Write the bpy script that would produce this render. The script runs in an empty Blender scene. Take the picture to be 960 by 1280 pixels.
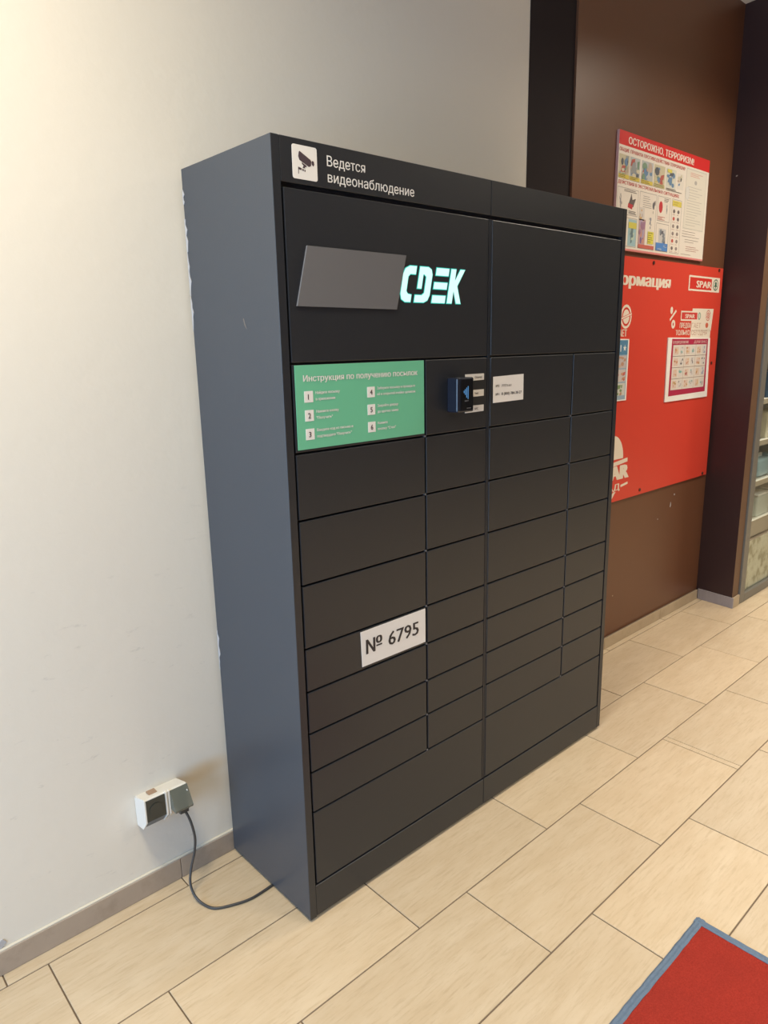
import bpy, bmesh, math, random
from mathutils import Vector, Matrix
from mathutils.geometry import tessellate_polygon

S = bpy.context.scene
COL = S.collection
random.seed(7)

# ---------------------------------------------------------------- camera
cd = bpy.data.cameras.new('camera')
cd.sensor_fit = 'VERTICAL'; cd.sensor_height = 36.0
cd.lens = 886.57 / 1280 * 36.0
cd.clip_start = 0.02; cd.clip_end = 60
cam = bpy.data.objects.new('camera', cd); COL.objects.link(cam)
Rr = ((0.738553, -0.673899, -0.020004), (-0.167807, -0.155008, -0.973557), (0.652978, 0.72238, -0.227566))
m = Matrix.Identity(4)
for i in range(3):
    m[i][0] = Rr[0][i]; m[i][1] = -Rr[1][i]; m[i][2] = -Rr[2][i]
m[0][3], m[1][3], m[2][3] = -0.94104, -1.78809, 1.55187
cam.matrix_world = m
S.camera = cam

# ---------------------------------------------------------------- world and lights
W = bpy.data.worlds.new('world'); S.world = W; W.use_nodes = True
W.node_tree.nodes['Background'].inputs[0].default_value = (0.8, 0.85, 1, 1)
W.node_tree.nodes['Background'].inputs[1].default_value = 0.3
def area(name, loc, target, sx, sy, power, col, spread=180):
    l = bpy.data.lights.new(name, 'AREA'); l.shape = 'RECTANGLE'; l.size = sx; l.size_y = sy
    l.energy = power; l.color = col; l.spread = math.radians(spread)
    o = bpy.data.objects.new(name, l); COL.objects.link(o); o.location = loc
    o.rotation_euler = (Vector(target) - Vector(loc)).to_track_quat('-Z', 'Y').to_euler()
    return o
area('ceiling_lamp_near', (-1.0, -.92, 3.18), (-1.0, -.92, 0), 0.6, 0.6, 76, (1, .86, .60), 150)
area('ceiling_lamp_far', (3.0, -1.15, 3.18), (2.8, -1.4, 0), 0.6, 0.6, 66, (1, .90, .74), 148)
area('ceiling_lamp_mid', (1.6, -3.0, 3.18), (1.6, -3.0, 0), 0.6, 0.6, 84, (1, .90, .73), 112)
area('ceiling_lamp_right', (5.6, -2.3, 3.18), (5.6, -2.3, 0), 0.6, 0.6, 82, (1, .92, .78), 150)
area('window_daylight', (-3.2, -1.3, 1.15), (0.5, -1.1, .75), 2.0, 2.1, 195, (.44, .68, 1.0))
area('shop_lamp', (5.2, 0.0, 2.9), (5.2, 0.12, 0), 3.4, .25, 150, (1, .93, .82))
S.view_settings.view_transform = 'Standard'; S.view_settings.look = 'None'
S.view_settings.exposure = -0.62; S.view_settings.gamma = 1.0; S.view_settings.use_curve_mapping = False

# ---------------------------------------------------------------- materials
def mat(name, color, rough=.5, metal=0.0, spec=.5, emit=None, estr=1.0, alpha=None):
    mm = bpy.data.materials.new(name); mm.use_nodes = True
    b = mm.node_tree.nodes['Principled BSDF']
    b.inputs['Base Color'].default_value = (*color, 1); b.inputs['Roughness'].default_value = rough
    b.inputs['Metallic'].default_value = metal; b.inputs['Specular IOR Level'].default_value = spec
    if emit: b.inputs['Emission Color'].default_value = (*emit, 1); b.inputs['Emission Strength'].default_value = estr
    if alpha is not None: b.inputs['Alpha'].default_value = alpha
    return mm
class N:
    def __init__(s, mm): s.t = mm.node_tree; s.b = s.t.nodes['Principled BSDF']
    def n(s, typ, **k):
        x = s.t.nodes.new(typ)
        for a, v in k.items():
            if a.startswith('i_'): x.inputs[int(a[2:])].default_value = v
            else: setattr(x, a, v)
        return x
    def l(s, a, b): s.t.links.new(a, b)
    def pos(s, scale=(1, 1, 1)):
        g = s.n('ShaderNodeNewGeometry'); mp = s.n('ShaderNodeMapping'); s.l(g.outputs['Position'], mp.inputs[0])
        mp.inputs['Scale'].default_value = scale; return mp.outputs[0]
    def noise(s, vec, scale, detail=3, rough=.55):
        x = s.n('ShaderNodeTexNoise'); x.inputs['Scale'].default_value = scale
        x.inputs['Detail'].default_value = detail; x.inputs['Roughness'].default_value = rough
        s.l(vec, x.inputs['Vector']); return x.outputs['Fac']
    def ramp(s, fac, stops):
        r = s.n('ShaderNodeValToRGB'); e = r.color_ramp.elements
        e[0].position = stops[0][0]; e[0].color = (*stops[0][1], 1)
        e[1].position = stops[-1][0]; e[1].color = (*stops[-1][1], 1)
        for p, c in stops[1:-1]: q = e.new(p); q.color = (*c, 1)
        s.l(fac, r.inputs[0]); return r.outputs[0]
    def mix(s, fac, a, b, mode='MIX'):
        x = s.n('ShaderNodeMix', data_type='RGBA', blend_type=mode)
        for sock, v in ((x.inputs[0], fac), (x.inputs[6], a), (x.inputs[7], b)):
            if isinstance(v, (int, float)): sock.default_value = v
            elif isinstance(v, tuple): sock.default_value = (*v, 1)
            else: s.l(v, sock)
        return x.outputs[2]
    def bump(s, h, strength, dist=.002):
        x = s.n('ShaderNodeBump'); x.inputs['Strength'].default_value = strength; x.inputs['Distance'].default_value = dist
        s.l(h, x.inputs['Height']); s.l(x.outputs[0], s.b.inputs['Normal'])
    def color(s, c): s.l(c, s.b.inputs['Base Color'])

M = {}
def wallmat():
    mm = mat('cream_wall_paint', (.74, .71, .65), .85, spec=.2); k = N(mm); v = k.pos()
    c = k.mix(k.noise(v, 1.6, 4), (.75, .700, .62), (.71, .67, .605))
    sm = k.ramp(k.noise(k.pos((7, 1, 22)), 1.6, 5, .7), [(0, (0, 0, 0)), (.62, (0, 0, 0)), (.72, (1, 1, 1))])
    low = k.n('ShaderNodeSeparateXYZ'); k.l(v, low.inputs[0])
    mr = k.n('ShaderNodeMapRange'); k.l(low.outputs[2], mr.inputs[0])
    for i, q in ((1, 1.35), (2, .7), (3, 0.0), (4, .30)): mr.inputs[i].default_value = q
    mu = k.n('ShaderNodeMath', operation='MULTIPLY'); k.l(sm, mu.inputs[0]); k.l(mr.outputs[0], mu.inputs[1])
    c = k.mix(mu.outputs[0], c, (.30, .28, .27))
    # the yellow stain beside the socket
    mp = k.n('ShaderNodeMapping', vector_type='POINT'); k.l(v, mp.inputs[0])
    mp.inputs['Location'].default_value = (.075 / .085, 0, -.315 / .03); mp.inputs['Scale'].default_value = (1 / .085, 0, 1 / .03)
    ln = k.n('ShaderNodeVectorMath', operation='LENGTH'); k.l(mp.outputs[0], ln.inputs[0])
    m2 = k.n('ShaderNodeMapRange', interpolation_type='SMOOTHSTEP'); k.l(ln.outputs['Value'], m2.inputs[0])
    for i, q in ((1, .1), (2, 1.5), (3, .55), (4, 0)): m2.inputs[i].default_value = q
    c = k.mix(m2.outputs[0], c, (.62, .44, .22))
    k.color(c); k.bump(k.noise(v, 30, 4), .25, .003); return mm
M['wall'] = wallmat()
def paint(name, c1, c2, rough=.55, spec=.4):
    mm = mat(name, c1, rough, spec=spec); k = N(mm); v = k.pos()
    c = k.mix(k.noise(v, 3, 5), c1, c2)
    chip = k.ramp(k.noise(v, 17, 1.5), [(0, (0, 0, 0)), (.80, (0, 0, 0)), (.815, (1, 1, 1))])
    c = k.mix(chip, c, (.62, .55, .48)); k.color(c); k.bump(k.noise(v, 90, 3), .15, .001); return mm
M['brown'] = paint('brown_wall_paint', (.145, .060, .030), (.128, .054, .028), .38, .45)
M['strip'] = paint('dark_brown_paint', (.029, .022, .023), (.025, .019, .020), .8, .15)
M['pillar'] = paint('shaded_brown_paint', (.052, .026, .024), (.044, .022, .022), .5, .4)  # brown of the pillar's side face, its shade put into the colour
M['pillar_front'] = paint('lit_brown_paint', (.15, .08, .045), (.13, .07, .04), .5)  # lit copy of the pillar's brown, for its front face
def tilemat(name, a, b, dark):
    mm = mat(name, a, .42, spec=.45); k = N(mm)
    g = k.n('ShaderNodeNewGeometry'); oi = k.n('ShaderNodeObjectInfo')
    cb = k.n('ShaderNodeCombineXYZ'); ml = k.n('ShaderNodeMath', operation='MULTIPLY', i_1=37.0)
    k.l(oi.outputs['Random'], ml.inputs[0]); k.l(ml.outputs[0], cb.inputs[1]); k.l(ml.outputs[0], cb.inputs[2])
    ad = k.n('ShaderNodeVectorMath', operation='ADD'); k.l(g.outputs['Position'], ad.inputs[0]); k.l(cb.outputs[0], ad.inputs[1])
    mp = k.n('ShaderNodeMapping'); k.l(ad.outputs[0], mp.inputs[0]); mp.inputs['Scale'].default_value = (1, 4.2, 1)
    mp2 = k.n('ShaderNodeMapping'); k.l(ad.outputs[0], mp2.inputs[0]); mp2.inputs['Scale'].default_value = (1, 9, 1)
    n1 = k.noise(mp.outputs[0], 5, 6, .65); n2 = k.noise(mp2.outputs[0], 14, 5, .7)
    c = k.ramp(n1, [(.30, a), (.62, b)])
    c = k.mix(k.ramp(n2, [(.50, (0, 0, 0)), (.78, (.75, .75, .75))]), c, dark)
    tone = k.mix(oi.outputs['Random'], (.94, .94, .94), (1.05, 1.04, 1.02))
    c = k.mix(1.0, c, tone, 'MULTIPLY'); k.color(c); k.bump(n2, .12, .001); return mm
M['tile'] = tilemat('wood_look_tile', (.60, .49, .355), (.54, .425, .29), (.41, .305, .19))
M['skirt'] = tilemat('taupe_wood_tile', (.40, .325, .265), (.36, .29, .235), (.27, .215, .17))  # one baseboard tile in three tones, local light put into the colours
M['skirt_warm_lit'] = tilemat('warm_lit_wood_tile', (.50, .40, .28), (.45, .35, .24), (.36, .27, .175))
M['skirt_daylit'] = tilemat('daylit_wood_tile', (.40, .36, .37), (.36, .325, .335), (.30, .27, .28))  # lilac tone is daylight painted into the pillar's side tile
M['grout'] = mat('brown_grout', (.16, .115, .08), .9)
M['lip'] = mat('cream_caulk', (.66, .61, .51), .7)
M['ceiling'] = mat('ceiling_white', (.70, .69, .66), .9)
M['far'] = mat('far_wall_paint', (.17, .15, .14), .9)
def powder():
    mm = mat('charcoal_powder_coat', (.0165, .0175, .021), .40, spec=.6); k = N(mm); v = k.pos()
    c = k.mix(k.noise(v, 2.0, 4), (.0130, .0158, .0225), (.0155, .0180, .0245)); k.color(c)
    k.bump(k.noise(v, 420, 2), .35, .0006); return mm
M['powder'] = powder()
def daylit_powder():  # same charcoal coat, with bluish daylight put into a lighter base colour
    mm = mat('charcoal_daylit_coat', (.040, .048, .062), .38, spec=.6); k = N(mm); v = k.pos()
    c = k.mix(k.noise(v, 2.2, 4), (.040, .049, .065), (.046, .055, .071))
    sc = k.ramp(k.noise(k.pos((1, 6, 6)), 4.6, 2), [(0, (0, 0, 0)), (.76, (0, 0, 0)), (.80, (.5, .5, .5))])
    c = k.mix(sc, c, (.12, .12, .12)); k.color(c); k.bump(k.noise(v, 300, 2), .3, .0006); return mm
M['side'] = daylit_powder()
M['carcass'] = mat('blue_black_steel', (.012, .014, .022), .4)
M['black'] = mat('black_rubber', (.012, .012, .013), .6)
M['plate'] = mat('grey_plastic_plate', (.150, .148, .158), .45, spec=.4)
M['logo'] = mat('backlit_white_letters', (.06, .08, .08), .5, emit=(.70, 1.0, .95), estr=1.6)
M['logo_edge'] = mat('backlit_teal_rim', (.02, .10, .09), .4, emit=(.03, .70, .58), estr=1.1)
M['green'] = mat('green_sign_print', (.16, .55, .34), .4)
M['white'] = mat('white_print', (.88, .86, .84), .5)
M['whitesticker'] = mat('white_sticker', (.78, .77, .76), .55)
M['ink'] = mat('black_ink', (.03, .025, .028), .6)
M['purpleink'] = mat('dark_plum_ink', (.07, .045, .06), .6)
M['poster_edge'] = mat('pink_poster_edge', (.72, .40, .36), .5)
M['socket'] = mat('white_socket_plastic', (.74, .71, .66), .35)
M['flap'] = mat('smoky_flap_plastic', (.035, .038, .034), .15)
M['flap_clear'] = mat('clear_grey_flap', (.17, .18, .15), .2, alpha=.72)
M['brownspot'] = mat('brown_smudge', (.33, .22, .15), .7)
M['cable'] = mat('dark_grey_cable', (.045, .045, .047), .45)
M['reader'] = mat('glossy_blue_black_plastic', (.012, .016, .030), .25)
M['screen'] = mat('reader_glass', (.004, .005, .008), .08)
M['glow'] = mat('blue_screen_glyph', (.1, .3, .6), .4, emit=(.08, .30, .70), estr=.38)
M['alu'] = mat('grey_aluminium', (.20, .19, .17), .45, metal=.25)
M['gasket'] = mat('black_gasket', (.02, .02, .03), .6)
M['shelf'] = mat('shelf_white', (.62, .60, .54), .5)
M['shelfrail'] = mat('shelf_price_rail', (.46, .39, .30), .5)
M['bluebag'] = mat('pale_blue_bag', (.42, .58, .66), .35)
M['ctn'] = mat('pale_container', (.66, .72, .68), .4)
M['deepblue'] = mat('deep_blue_pack', (.06, .14, .26), .4)
M['greenp'] = mat('mossy_green_pack', (.30, .33, .14), .5)
M['cream'] = mat('cream_carton', (.70, .64, .50), .5)
M['screw'] = mat('dark_screw', (.10, .04, .03), .4, metal=.4)
M['smear'] = mat('white_filler', (.42, .42, .44), .8)
M['scratch'] = mat('scratched_metal', (.16, .14, .125), .6)
M['reg_red'] = mat('red_board_face', (.66, .058, .035), .38, spec=.4)
def carpet():
    mm = mat('red_carpet', (.36, .035, .025), .95, spec=.1); k = N(mm); v = k.pos()
    c = k.mix(k.noise(v, 240, 2), (.24, .020, .014), (.50, .055, .036))
    c = k.mix(k.ramp(k.noise(v, 9, 3), [(.35, (0, 0, 0)), (.7, (.35, .35, .35))]), c, (.27, .03, .022))
    k.color(c); k.bump(k.noise(v, 420, 2), 1, .004); return mm
M['carpet'] = carpet()
def binding():
    mm = mat('blue_grey_binding', (.10, .155, .235), .7); k = N(mm); v = k.pos()
    k.color(k.mix(k.noise(v, 90, 3), (.085, .13, .20), (.13, .19, .28))); k.bump(k.noise(v, 160, 2), .8, .003); return mm
M['binding'] = binding()
def film():
    mm = mat('frosted_leaf_film', (.6, .57, .48), .6); k = N(mm); v = k.pos((1, 1, 1))
    c = k.ramp(k.noise(v, 17, 2), [(.38, (.62, .60, .50)), (.50, (.55, .52, .42)), (.62, (.34, .31, .22))])
    k.color(c); return mm
M['film'] = film()
pm = mat('printed_colours', (.5, .5, .5), .4, spec=.35); k_ = N(pm)
at = k_.n('ShaderNodeAttribute', attribute_name='Col'); k_.color(at.outputs['Color']); M['print'] = pm
def glassmat():
    mm = bpy.data.materials.new('clear_glass'); mm.use_nodes = True; t = mm.node_tree; t.nodes.clear()
    o = t.nodes.new('ShaderNodeOutputMaterial'); tr = t.nodes.new('ShaderNodeBsdfTransparent'); gl = t.nodes.new('ShaderNodeBsdfGlossy')
    gl.inputs['Roughness'].default_value = .03; f = t.nodes.new('ShaderNodeFresnel'); f.inputs[0].default_value = 1.4
    mx = t.nodes.new('ShaderNodeMixShader'); tr.inputs[0].default_value = (.95, .97, .95, 1)
    g_ = t.nodes.new('ShaderNodeNewGeometry'); s_ = t.nodes.new('ShaderNodeMath'); s_.operation = 'SUBTRACT'; s_.inputs[0].default_value = 1
    t.links.new(g_.outputs['Backfacing'], s_.inputs[1]); p_ = t.nodes.new('ShaderNodeMath'); p_.operation = 'MULTIPLY'
    t.links.new(f.outputs[0], p_.inputs[0]); t.links.new(s_.outputs[0], p_.inputs[1]); t.links.new(p_.outputs[0], mx.inputs[0]); t.links.new(tr.outputs[0], mx.inputs[1]); t.links.new(gl.outputs[0], mx.inputs[2])
    t.links.new(mx.outputs[0], o.inputs[0]); return mm
M['glass'] = glassmat()

# ---------------------------------------------------------------- mesh helpers
WL = {}
def link(o, parent, world):
    COL.objects.link(o)
    if parent is not None: o.parent = parent; o.location = Vector(world) - WL[parent.name]
    else: o.location = world
    WL[o.name] = Vector(world); return o
def obj(name, bm, material, parent=None, label=None, cat=None, group=None, kind=None, smooth=False, origin=None):
    vs = [v.co.copy() for v in bm.verts]
    lo = Vector([min(v[i] for v in vs) for i in range(3)]); hi = Vector([max(v[i] for v in vs) for i in range(3)])
    c = Vector(((lo.x + hi.x) / 2, (lo.y + hi.y) / 2, lo.z if parent is None else (lo.z + hi.z) / 2)) if origin is None else Vector(origin)
    bmesh.ops.translate(bm, verts=bm.verts, vec=-c)
    me = bpy.data.meshes.new(name); bm.to_mesh(me); bm.free()
    for mt in (material if isinstance(material, (list, tuple)) else [material]): me.materials.append(mt)
    if smooth:
        for p in me.polygons: p.use_smooth = True
    o = bpy.data.objects.new(name, me); link(o, parent, c); tag(o, label, cat, group, kind); return o
def tag(o, label=None, cat=None, group=None, kind=None):
    if label: o['label'] = label
    if cat: o['category'] = cat
    if group: o['group'] = group
    if kind: o['kind'] = kind
    return o
def thing(name, loc, label, cat, group=None):
    o = bpy.data.objects.new(name, None); o.empty_display_size = .05; link(o, None, Vector(loc)); return tag(o, label, cat, group)
def box(bm, x0, x1, y0, y1, z0, z1, bev=0.0, seg=1, mi=0):
    vs = [bm.verts.new((x, y, z)) for x in (x0, x1) for y in (y0, y1) for z in (z0, z1)]
    idx = ((0, 1, 3, 2), (4, 6, 7, 5), (0, 4, 5, 1), (2, 3, 7, 6), (0, 2, 6, 4), (1, 5, 7, 3))
    fs = [bm.faces.new([vs[i] for i in f]) for f in idx]
    for f in fs: f.material_index = mi
    if bev: bmesh.ops.bevel(bm, geom=list({e for f in fs for e in f.edges}), offset=bev, segments=seg, affect='EDGES', profile=.5)
    return bm
def B(*a, **k): bm = bmesh.new(); return box(bm, *a, **k)
def prism_y(bm, pts, y0, y1, mi=0):
    """outline in (x,z), from y0 (front) to y1 (back)"""
    a = [bm.verts.new((x, y0, z)) for x, z in pts]; b = [bm.verts.new((x, y1, z)) for x, z in pts]
    fs = [bm.faces.new(a), bm.faces.new(b[::-1])]
    for i in range(len(pts)):
        j = (i + 1) % len(pts); fs.append(bm.faces.new((a[j], a[i], b[i], b[j])))
    for f in fs: f.material_index = mi
    bmesh.ops.recalc_face_normals(bm, faces=fs); return bm
def prism_x(bm, pts, x0, x1):
    a = [bm.verts.new((x0, y, z)) for y, z in pts]; b = [bm.verts.new((x1, y, z)) for y, z in pts]
    fs = [bm.faces.new(a), bm.faces.new(b[::-1])]
    for i in range(len(pts)):
        j = (i + 1) % len(pts); fs.append(bm.faces.new((a[j], a[i], b[i], b[j])))
    bmesh.ops.recalc_face_normals(bm, faces=fs); return bm
def prism_z(bm, pts, z0, z1):
    a = [bm.verts.new((x, y, z0)) for x, y in pts]; b = [bm.verts.new((x, y, z1)) for x, y in pts]
    fs = [bm.faces.new(a), bm.faces.new(b[::-1])]
    for i in range(len(pts)):
        j = (i + 1) % len(pts); fs.append(bm.faces.new((a[j], a[i], b[i], b[j])))
    bmesh.ops.recalc_face_normals(bm, faces=fs); return bm
def cyl_y(bm, x, z, r, y0, y1, n=16):
    return prism_y(bm, [(x + r * math.cos(2 * math.pi * i / n), z + r * math.sin(2 * math.pi * i / n)) for i in range(n)], y0, y1)
def cyl_z(bm, x, y, r, z0, z1, n=16):
    return prism_z(bm, [(x + r * math.cos(2 * math.pi * i / n), y + r * math.sin(2 * math.pi * i / n)) for i in range(n)], z0, z1)
def rrect(x0, x1, z0, z1, r, n=5):
    P = []
    for cx, cz, a in ((x1 - r, z1 - r, 0), (x0 + r, z1 - r, 90), (x0 + r, z0 + r, 180), (x1 - r, z0 + r, 270)):
        for i in range(n + 1):
            t = math.radians(a + 90 * i / n); P.append((cx + r * math.cos(t), cz + r * math.sin(t)))
    return P
def tube(pts, r, n=10, sub=8):
    P = [Vector(p) for p in pts]; Q = []
    for i in range(len(P) - 1):
        p0 = P[max(i - 1, 0)]; p1 = P[i]; p2 = P[i + 1]; p3 = P[min(i + 2, len(P) - 1)]
        for k in range(sub):
            t = k / sub
            Q.append(.5 * ((2 * p1) + (p2 - p0) * t + (2 * p0 - 5 * p1 + 4 * p2 - p3) * t * t + (3 * p1 - p0 - 3 * p2 + p3) * t ** 3))
    Q.append(P[-1]); bm = bmesh.new(); rings = []; up = Vector((0, 0, 1))
    for i, q in enumerate(Q):
        d = (Q[min(i + 1, len(Q) - 1)] - Q[max(i - 1, 0)]).normalized()
        a = d.cross(up if abs(d.z) < .95 else Vector((1, 0, 0))).normalized()
        if i and a.dot(pa) < 0: a = -a
        pa = a; b = d.cross(a)
        rings.append([bm.verts.new(q + r * (math.cos(2 * math.pi * j / n) * a + math.sin(2 * math.pi * j / n) * b)) for j in range(n)])
    for i in range(len(rings) - 1):
        for j in range(n):
            bm.faces.new((rings[i][j], rings[i][(j + 1) % n], rings[i + 1][(j + 1) % n], rings[i + 1][j]))
    bm.faces.new(rings[0]); bm.faces.new(rings[-1]); bmesh.ops.recalc_face_normals(bm, faces=bm.faces); return bm

# lettering: outlines from Blender's own built-in font, turned into flat meshes
_tc = {}
def glyphs(s, bold=0.0, res=2):
    key = (s, bold, res)
    if key in _tc: return _tc[key]
    cu = bpy.data.curves.new('t', 'FONT'); cu.body = s; cu.resolution_u = res; cu.fill_mode = 'NONE'
    o = bpy.data.objects.new('t', cu); COL.objects.link(o)
    dg = bpy.context.evaluated_depsgraph_get(); dg.update()
    me = bpy.data.meshes.new_from_object(o.evaluated_get(dg))
    nb = {}
    for e in me.edges:
        a, b = e.vertices; nb.setdefault(a, []).append(b); nb.setdefault(b, []).append(a)
    seen = set(); loops = []
    for st in sorted(nb):
        if st in seen: continue
        L = [st]; seen.add(st); cur = st
        while True:
            nx = [v for v in nb[cur] if v not in seen]
            if not nx: break
            cur = nx[0] if len(L) > 1 or (st + 1) not in nx else st + 1
            seen.add(cur); L.append(cur)
        if len(L) > 2: loops.append([Vector((me.vertices[v].co.x, me.vertices[v].co.y, 0)) for v in L])
    bpy.data.objects.remove(o); bpy.data.curves.remove(cu); bpy.data.meshes.remove(me)
    ar = lambda L: sum(L[i - 1].x * L[i].y - L[i].x * L[i - 1].y for i in range(len(L))) / 2
    def inside(p, L):
        c = False
        for i in range(len(L)):
            a, b = L[i - 1], L[i]
            if (a.y > p.y) != (b.y > p.y) and p.x < (b.x - a.x) * (p.y - a.y) / (b.y - a.y) + a.x: c = not c
        return c
    A = [ar(L) for L in loops]; holes = {}; hole_of = {}
    for i in range(len(loops)):     # a hole lies wholly inside a larger loop that runs the other way round
        c = [j for j in range(len(loops)) if j != i and A[i] * A[j] < 0 and abs(A[j]) > abs(A[i]) and all(inside(p, loops[j]) for p in loops[i])]
        if c: hole_of[i] = min(c, key=lambda j: abs(A[j]))
    outer = [i for i in range(len(loops)) if i not in hole_of]; holes = {i: [h for h in hole_of if hole_of[h] == i] for i in outer}
    V, F = [], []
    for n, i in enumerate(outer):
        P = [loops[i]] + [loops[h] for h in holes[i]]; base = len(V)
        V += [(v.x, v.y, n % 4) for L in P for v in L]
        for t in tessellate_polygon(P): F.append(tuple(base + k for k in t))
    V2, F2 = [], []                       # every triangle on its own hair-thin level, so that overlapping strokes never coincide
    for i, f in enumerate(F): F2.append(tuple(range(len(V2), len(V2) + len(f)))); V2 += [(V[k][0], V[k][1], i % 7) for k in f]
    V, F = V2, F2
    _tc[key] = (V, F); return V, F
_V, _F = glyphs('Н'); CAP = max(v[1] for v in _V)
def text2d(s, x0, zb, cap, x1=None, bold=0.0, slant=0.0, res=2):
    V, F = glyphs(s, bold, res)
    lo = min(v[0] for v in V); hi = max(v[0] for v in V)
    kz = cap / CAP; kx = (x1 - x0) / (hi - lo) if x1 is not None else kz * .92
    return [(x0 + (x - lo) * kx + y * kz * slant, zb + y * kz, l) for x, y, l in V], F
def offs(bold, cap): return (0,) if bold <= 0 else (-bold * cap * 1.6, 0, bold * cap * 1.6)
def addtext(bm, s, x0, zb, cap, y, x1=None, bold=0.0, slant=0.0):
    P, F = text2d(s, x0, zb, cap, x1, 0, slant)
    for n, dx in enumerate(offs(bold, cap)):
        vs = [bm.verts.new((x + dx, y - .00008 * n - .000012 * l, z)) for x, z, l in P]
        for f in F:
            try:
                q = bm.faces.new([vs[i] for i in f]); q.normal_update()
                if q.normal.y > 0: q.normal_flip()
            except ValueError: pass
    return bm

class Print:
    """flat print: coloured shapes lying on a sheet, in layers a tenth of a millimetre apart"""
    def __init__(s, y): s.y = y; s.bm = bmesh.new(); s.cl = s.bm.loops.layers.float_color.new('Col'); s.k = 0
    def up(s): s.k += 1; return s
    def poly(s, pts, c):
        vs = [s.bm.verts.new((x, s.y - .0001 * s.k, z)) for x, z in pts]
        s.face(vs, c)
    def face(s, vs, c):
        try: f = s.bm.faces.new(vs)
        except ValueError: return
        f.normal_update()
        if f.normal.y > 0: f.normal_flip()
        for l in f.loops: l[s.cl] = (*c, 1)
    def rect(s, x0, x1, z0, z1, c): s.poly([(x0, z0), (x1, z0), (x1, z1), (x0, z1)], c)
    def disc(s, x, z, rx, rz, c, n=14): s.poly([(x + rx * math.cos(2 * math.pi * i / n), z + rz * math.sin(2 * math.pi * i / n)) for i in range(n)], c)
    def line(s, x0, z0, x1, z1, w, c):
        d = Vector((x1 - x0, z1 - z0)).normalized() * w / 2; n = Vector((-d.y, d.x))
        s.poly([(x0 + n.x, z0 + n.y), (x0 - n.x, z0 - n.y), (x1 - n.x, z1 - n.y), (x1 + n.x, z1 + n.y)], c)
    def frame(s, x0, x1, z0, z1, w, c):
        s.rect(x0, x1, z1 - w, z1, c); s.rect(x0, x1, z0, z0 + w, c); s.rect(x0, x0 + w, z0 + w, z1 - w, c); s.rect(x1 - w, x1, z0 + w, z1 - w, c)
    def text(s, t, x0, zb, cap, c, x1=None, bold=0.0, slant=0.0):
        P, F = text2d(t, x0, zb, cap, x1, 0, slant)
        for n, dx in enumerate(offs(bold * 1.6, cap)):
            vs = [s.bm.verts.new((x + dx, s.y - .0001 * s.k - .00008 * n - .000012 * l, z)) for x, z, l in P]
            for f in F: s.face([vs[i] for i in f], c)
    def lines(s, x0, x1, z0, z1, n, c, w=.0022):
        for i in range(n):
            z = z1 - (z1 - z0) * (i + .5) / n; s.rect(x0, x0 + (x1 - x0) * random.uniform(.55, 1), z - w / 2, z + w / 2, c)
    def picture(s, x0, x1, z0, z1, bg, pal, n=9):
        k0 = s.k; s.rect(x0, x1, z0, z1, bg)
        for i in range(n):
            s.up(); w = (x1 - x0) * random.uniform(.08, .24); h = (z1 - z0) * random.uniform(.07, .20)
            x = random.uniform(x0 + w, x1 - w); z = random.uniform(z0 + h, z1 - h); c = random.choice(pal)
            if random.random() < .5: s.disc(x, z, w, h, c, 9)
            else:
                a = random.uniform(-.5, .5); s.poly([(x - w + a * h, z - h), (x + w * .7, z - h * random.uniform(.5, 1)), (x + w, z + h), (x - w * .6, z + h * random.uniform(.4, 1))], c)
        s.k = k0
    def build(s, name, parent, **k): return obj(name, s.bm, M['print'], parent, **k)

# ---------------------------------------------------------------- setting
D = 0.41; H = 2.0; CZ = 3.23
floor = obj('floor', B(-3.3, 8.0, -4.8, 1.2, -.08, -.0025), M['grout'], kind='structure')
PX, PY, G = .5915, .2935, .0040
_tm = {}
def tile(x0, x1, y0, y1):
    x0, x1 = max(x0, -3.3), min(x1, 8.0)
    w, d = round(x1 - x0, 4), round(y1 - y0, 4)
    if w < .02: return
    if (w, d) not in _tm:
        bm = B(-w / 2, w / 2, -d / 2, d / 2, -.0065, 0, bev=.0008)
        me = bpy.data.meshes.new('tile'); bm.to_mesh(me); bm.free(); me.materials.append(M['tile']); _tm[(w, d)] = me
    o = bpy.data.objects.new('tile', _tm[(w, d)]); link(o, floor, Vector(((x0 + x1) / 2, (y0 + y1) / 2, random.uniform(-.0003, .0002))))
for r in range(17):
    yt = .012 if r == 0 else -.042 - PY * (r - 1); yb = -.042 - PY * r
    if r == 16: yb = -4.79
    x = -.577 + .1925 * (r - 1); x -= math.ceil((x + 3.3) / PX) * PX
    while x < 8.0:
        x1 = x + PX
        if r == 0 and x < -.675 < x1: tile(x + G / 2, -.675 - G / 2, yb + G / 2, yt); tile(-.675 + G / 2, x1 - G / 2, yb + G / 2, yt)
        elif r == 3 and x < 1.58 + .1 and x1 > 1.70 and x < 1.6:   # a narrow cut tile beside the joint
            tile(x + G / 2, x + .028, yb + G / 2, yt - G / 2); tile(x + .028 + G * .6, x1 - G / 2, yb + G / 2, yt - G / 2)
        else: tile(x + G / 2, x1 - G / 2, yb + G / 2, yt - (0 if r == 0 else G / 2))
        x = x1
obj('ceiling', B(-3.3, 8.0, -4.8, 1.2, CZ, CZ + .1), M['ceiling'], kind='structure')
obj('wall_back', B(-3.3, 1.459, .012, .15, 0, CZ), M['wall'], kind='structure')
obj('trim_1', B(1.459, 1.752, .010, .15, 0, CZ), M['strip'], kind='structure', label='dark brown painted wall strip between cream and brown wall')
obj('wall_brown', B(1.752, 3.258, .000, .15, 0, CZ), M['brown'], kind='structure')
bm = bmesh.new(); prism_z(bm, [(3.258, .15), (3.258, 0), (3.229, -.225), (3.313, -.225), (3.313, .15)], 0, CZ)
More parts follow.
